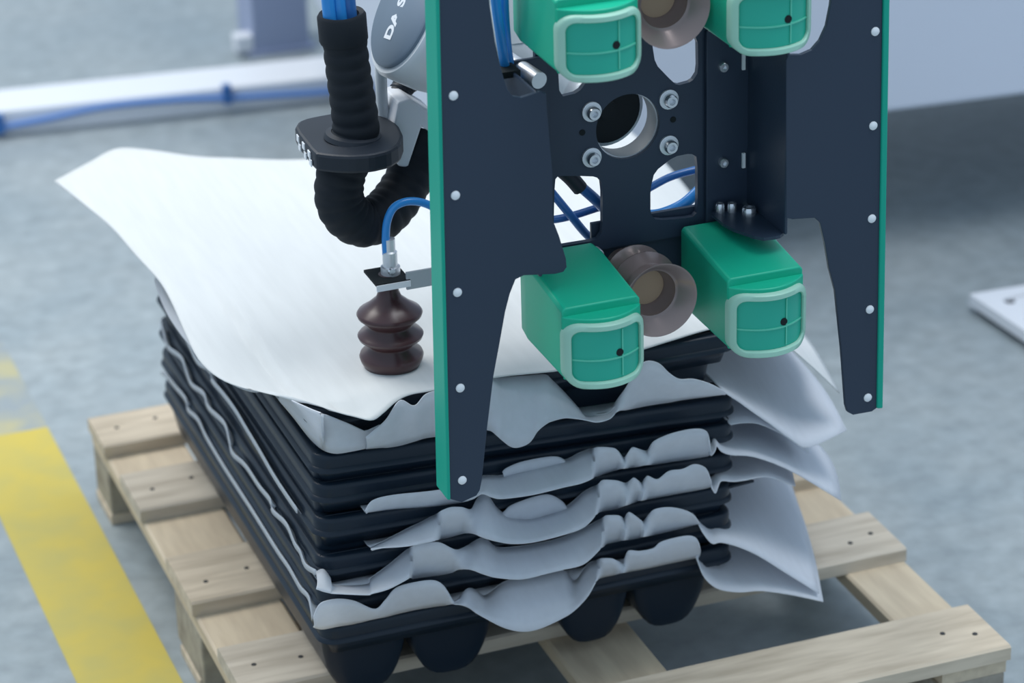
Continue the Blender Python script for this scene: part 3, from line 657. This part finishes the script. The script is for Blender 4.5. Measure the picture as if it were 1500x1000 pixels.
# blue air lines behind the frame
for nm, pts, r_, mt in (
    ('air_line', [(724, -60, .10), (726, 0, .10), (732, 45, .10), (738, 85, .11), (744, 120, .13)], 0.006, 'blue'),
    ('air_line', [(738, -60, .11), (738, 0, .11), (740, 40, .115), (744, 80, .125), (752, 120, .15)], 0.006, 'blue'),
    ('air_line', [(800, 272, .20), (815, 290, .19), (838, 318, .185), (858, 342, .19), (880, 362, .20)], 0.0055, 'blue_d'),
    ('air_line', [(790, 322, .20), (815, 321, .20), (845, 314, .20), (880, 303, .20), (920, 293, .20), (955, 273, .20), (985, 258, .20), (1030, 246, .20)], 0.0052, 'blue_d'),
    ('air_line', [(838, 262, .17), (856, 278, .17), (872, 292, .17), (890, 310, .18)], 0.007, 'blue_d'),
    ('air_line', [(940, 316, .17), (965, 314, .17), (992, 304, .17), (1012, 290, .17), (1040, 262, .18)], 0.0075, 'blue')):
    obj(nm, T([at(*p) for p in pts], r_, n=30, seg=10), M[mt], gp, smooth=True)
c = at(838, 262, .165); obj('tube_connector', T([at(820, 246, .165), at(836, 260, .165), at(850, 276, .165)], 0.010, n=10, seg=12), M['collar'], gp, smooth=True)
c = at(742, 106, .10); obj('cable_tie', B(c.x - 0.011, c.x + 0.014, c.y - 0.01, c.y + 0.02, c.z - 0.004, c.z + 0.004), M['hole'], gp)
obj('support_bar', T([at(745, 88, .16), at(790, 118, .09)], 0.0105, n=4, seg=16), M['alu'], gp, smooth=True)

# ------------------------------------------------------------------ robot arm behind the gripper
ra = thing('robot_arm', 'white robot wrist with a grey lettered oval cap behind the left gripper plate', 'robot arm', (0.40, 0.42, 0.9))
WB = Vector((BC.x, YC + 0.067, BC.z))
obj('tool_flange', L(WB, (0, 1, 0), [(0.0, 0.0), (0.050, 0.0), (0.052, .004), (0.052, .024), (0.047, .026), (0, .026)], 40), M['alu'], ra, smooth=True)
obj('wrist', T([(BC.x, YC + 0.092, BC.z), (BC.x - 0.005, YC + 0.16, BC.z + .005), (BC.x - 0.03, YC + 0.24, BC.z + .03), (BC.x - .09, YC + 0.27, BC.z + .06)], 0.046, n=20, seg=28), M['robot'], ra, smooth=True)
capn = Vector((-0.84, -0.02, 0.48)).normalized(); cc = at(591, 20, 0.33)
jb = obj('joint_housing', L(cc - capn * 0.002, -capn, [(0, -0.0), (0.078, 0), (0.082, .005), (0.083, .05), (0.074, .12), (0.06, .20), (0, .21)], 48), M['robot'], ra, smooth=True)
cap = obj('joint_cap', L(cc, capn, [(0.0715, -0.002), (0.0715, .002), (0.069, .004), (0, .006)], 48), M['robot_cap'], ra, smooth=True)
obj('joint_link', T([cc - capn * .12, cc - capn * .12 + Vector((.0, .06, .20)), cc - capn * .10 + Vector((.0, .1, .5))], 0.075, n=10, seg=32), M['robot'], ra, smooth=True)
# lettering on the cap
tx = bpy.data.curves.new('lettering', 'FONT'); tx.body = 'DA S'; tx.size = 0.026; tx.align_x = 'LEFT'; tx.align_y = 'CENTER'; tx.extrude = 0.0003; tx.offset = 0.0012
to = bpy.data.objects.new('lettering_tmp', tx); COL.objects.link(to)
bpy.context.view_layer.update()
me = bpy.data.meshes.new_from_object(to.evaluated_get(bpy.context.evaluated_depsgraph_get())); bpy.data.objects.remove(to, do_unlink=True)
z_ = capn; upv = Vector((0, 0, 1)); v_ = (upv - z_ * upv.dot(z_)).normalized(); h_ = v_.cross(z_)
def oncap(px, py):
    d = ray(px, py); return CAM + d * ((cc + z_ * 0.0055 - CAM).dot(z_) / d.dot(z_))
ux = (oncap(601, -28) - oncap(567, 58)).normalized(); uy = z_.cross(ux)
o_ = oncap(567, 58)
me.transform(Matrix(((ux.x, uy.x, z_.x, o_.x), (ux.y, uy.y, z_.y, o_.y), (ux.z, uy.z, z_.z, o_.z), (0, 0, 0, 1))))
me.materials.clear(); me.materials.append(M['mark'])
lo = bpy.data.objects.new('lettering', me); COL.objects.link(lo); lo.parent = cap
# white bracket and thin strut beside the hose
obj('strut', T([at(557, 90, .36), at(560, 150, .36), at(564, 190, .36), at(560, 225, .36)], 0.0075, n=8, seg=12), M['robot'], ra, smooth=True)
obj('cable_gland', T([at(578, 190, .38), at(580, 150, .38), at(594, 124, .39), at(622, 108, .40)], 0.0145, n=80, seg=16, rfun=lambda t: 0.0135 + 0.0018 * abs(math.sin(18 * math.pi * t))), M['collar'], ra, smooth=True, angle=80)
def quadbox(pts, y, th):
    loop = xz(pts, y); return prism_y([loop], y, y + th)
obj('hose_bracket', quadbox([(583, 150), (600, 145), (640, 168), (640, 200), (618, 186), (598, 246), (584, 244), (575, 190)], 0.33, 0.06), M['white'], ra, bevel=0.003)

# ------------------------------------------------------------------ corrugated hose package
hs = thing('hose_package', 'black ribbed protective hose with blue air tubes hanging in a loop left of the gripper', 'hose', (0.2, 0.3, 0.77))
HY = 0.30
path = [at(502, 27, HY), at(506, 70, HY), at(511, 110, HY), at(517, 150, HY), at(521, 190, HY), at(511, 225, HY), at(499, 258, HY), at(497, 290, HY), at(508, 314, HY), at(530, 326, HY + .005), at(556, 318, HY + .015), at(578, 296, HY + .03), at(596, 268, HY + .045), at(612, 232, HY + .06), at(624, 190, HY + .07)]
NR = 27
def ribr(t):
    base = 0.0265 + 0.0035 * min(1, max(0, (t - 0.12) / 0.3))
    return base + 0.0017 * abs(math.sin(math.pi * NR * t)) - (0.0 if t > 0.02 else 0.0)
hz_ = obj('ribbed_sleeve', T(path, 0.03, n=NR * 6, seg=28, rfun=ribr), M['hose'], hs, smooth=True, angle=80)
top = path[0]
obj('end_cuff', L(path[0] + Vector((0.0, 0, -0.03)), (path[0] - path[1]).normalized(), [(0.029, 0.0), (0.0305, .004), (0.0305, .034), (0.028, .038), (0.022, .036), (0.022, 0.02)], 32), M['hose'], hs, smooth=True)
for dx_, c_ in ((-0.016, 'blue'), (-0.002, 'blue'), (0.010, 'blue_d')):
    q = path[0] + Vector((dx_, -0.004, -0.02)); obj('air_tube', T([q, q + Vector((-0.003, 0, .06)), q + Vector((-0.006, 0.01, .25))], 0.0085, n=10, seg=12), M[c_], hs, smooth=True)
# collar clamp with its side lug
cc2 = at(518, 213, HY); ax = Vector((0.10, -0.02, 1)).normalized()
zc_ = cc2.z + 0.012
ol = [atz(px, py, zc_) for px, py in ((431, 187), (437, 177), (450, 172), (470, 168), (500, 163), (535, 163), (565, 170), (584, 182), (591, 197), (586, 211), (570, 221), (545, 227), (515, 229), (490, 228), (472, 226), (460, 224))]
ol = [Vector((a_, b_, zc_)) for a_, b_ in smooth_loop([(p.x, p.y) for p in ol], 1)]
bm = bmesh.new(); va = [bm.verts.new(p) for p in ol]; vb = [bm.verts.new(p - Vector((0, 0, 0.024))) for p in ol]
bm.faces.new(va); bm.faces.new(vb[::-1])
for i in range(len(ol)): bm.faces.new((va[i], va[(i + 1) % len(ol)], vb[(i + 1) % len(ol)], vb[i]))
cl = obj('clamp_collar', bm, M['collar'], hs, bevel=0.004)
obj('collar_lip', L(cc2 + Vector((0, 0, 0.012)), ax, [(0.028, -.002), (0.037, -.002), (0.035, .004), (0.028, .006)], 36), M['collar'], cl, smooth=True)
e0 = atz(431, 187, zc_); e1 = atz(458, 223, zc_); ed = (e1 - e0).normalized(); en = Vector((ed.y, -ed.x, 0))
if en.x > 0: en = -en
for s_, hz2 in ((0.2, -0.008), (0.28, -0.017), (0.5, -0.008), (0.58, -0.018), (0.80, -0.009), (0.86, -0.018)):
    p = e0.lerp(e1, s_) + Vector((0, 0, hz2)) - en * 0.0005
    bm = bmesh.new(); P8 = []
    for dz in (-0.0042, 0.0042):
        for a2, b2 in ((-0.005, 0), (0.005, 0), (0.005, 0.0016), (-0.005, 0.0016)): P8.append(bm.verts.new(p + ed * a2 + en * b2 + Vector((0, 0, dz))))
    bm.faces.new(P8[:4][::-1]); bm.faces.new(P8[4:])
    for i in range(4): bm.faces.new((P8[i], P8[(i + 1) % 4], P8[4 + (i + 1) % 4], P8[4 + i]))
    obj('white_mark', bm, M['mark'], cl)
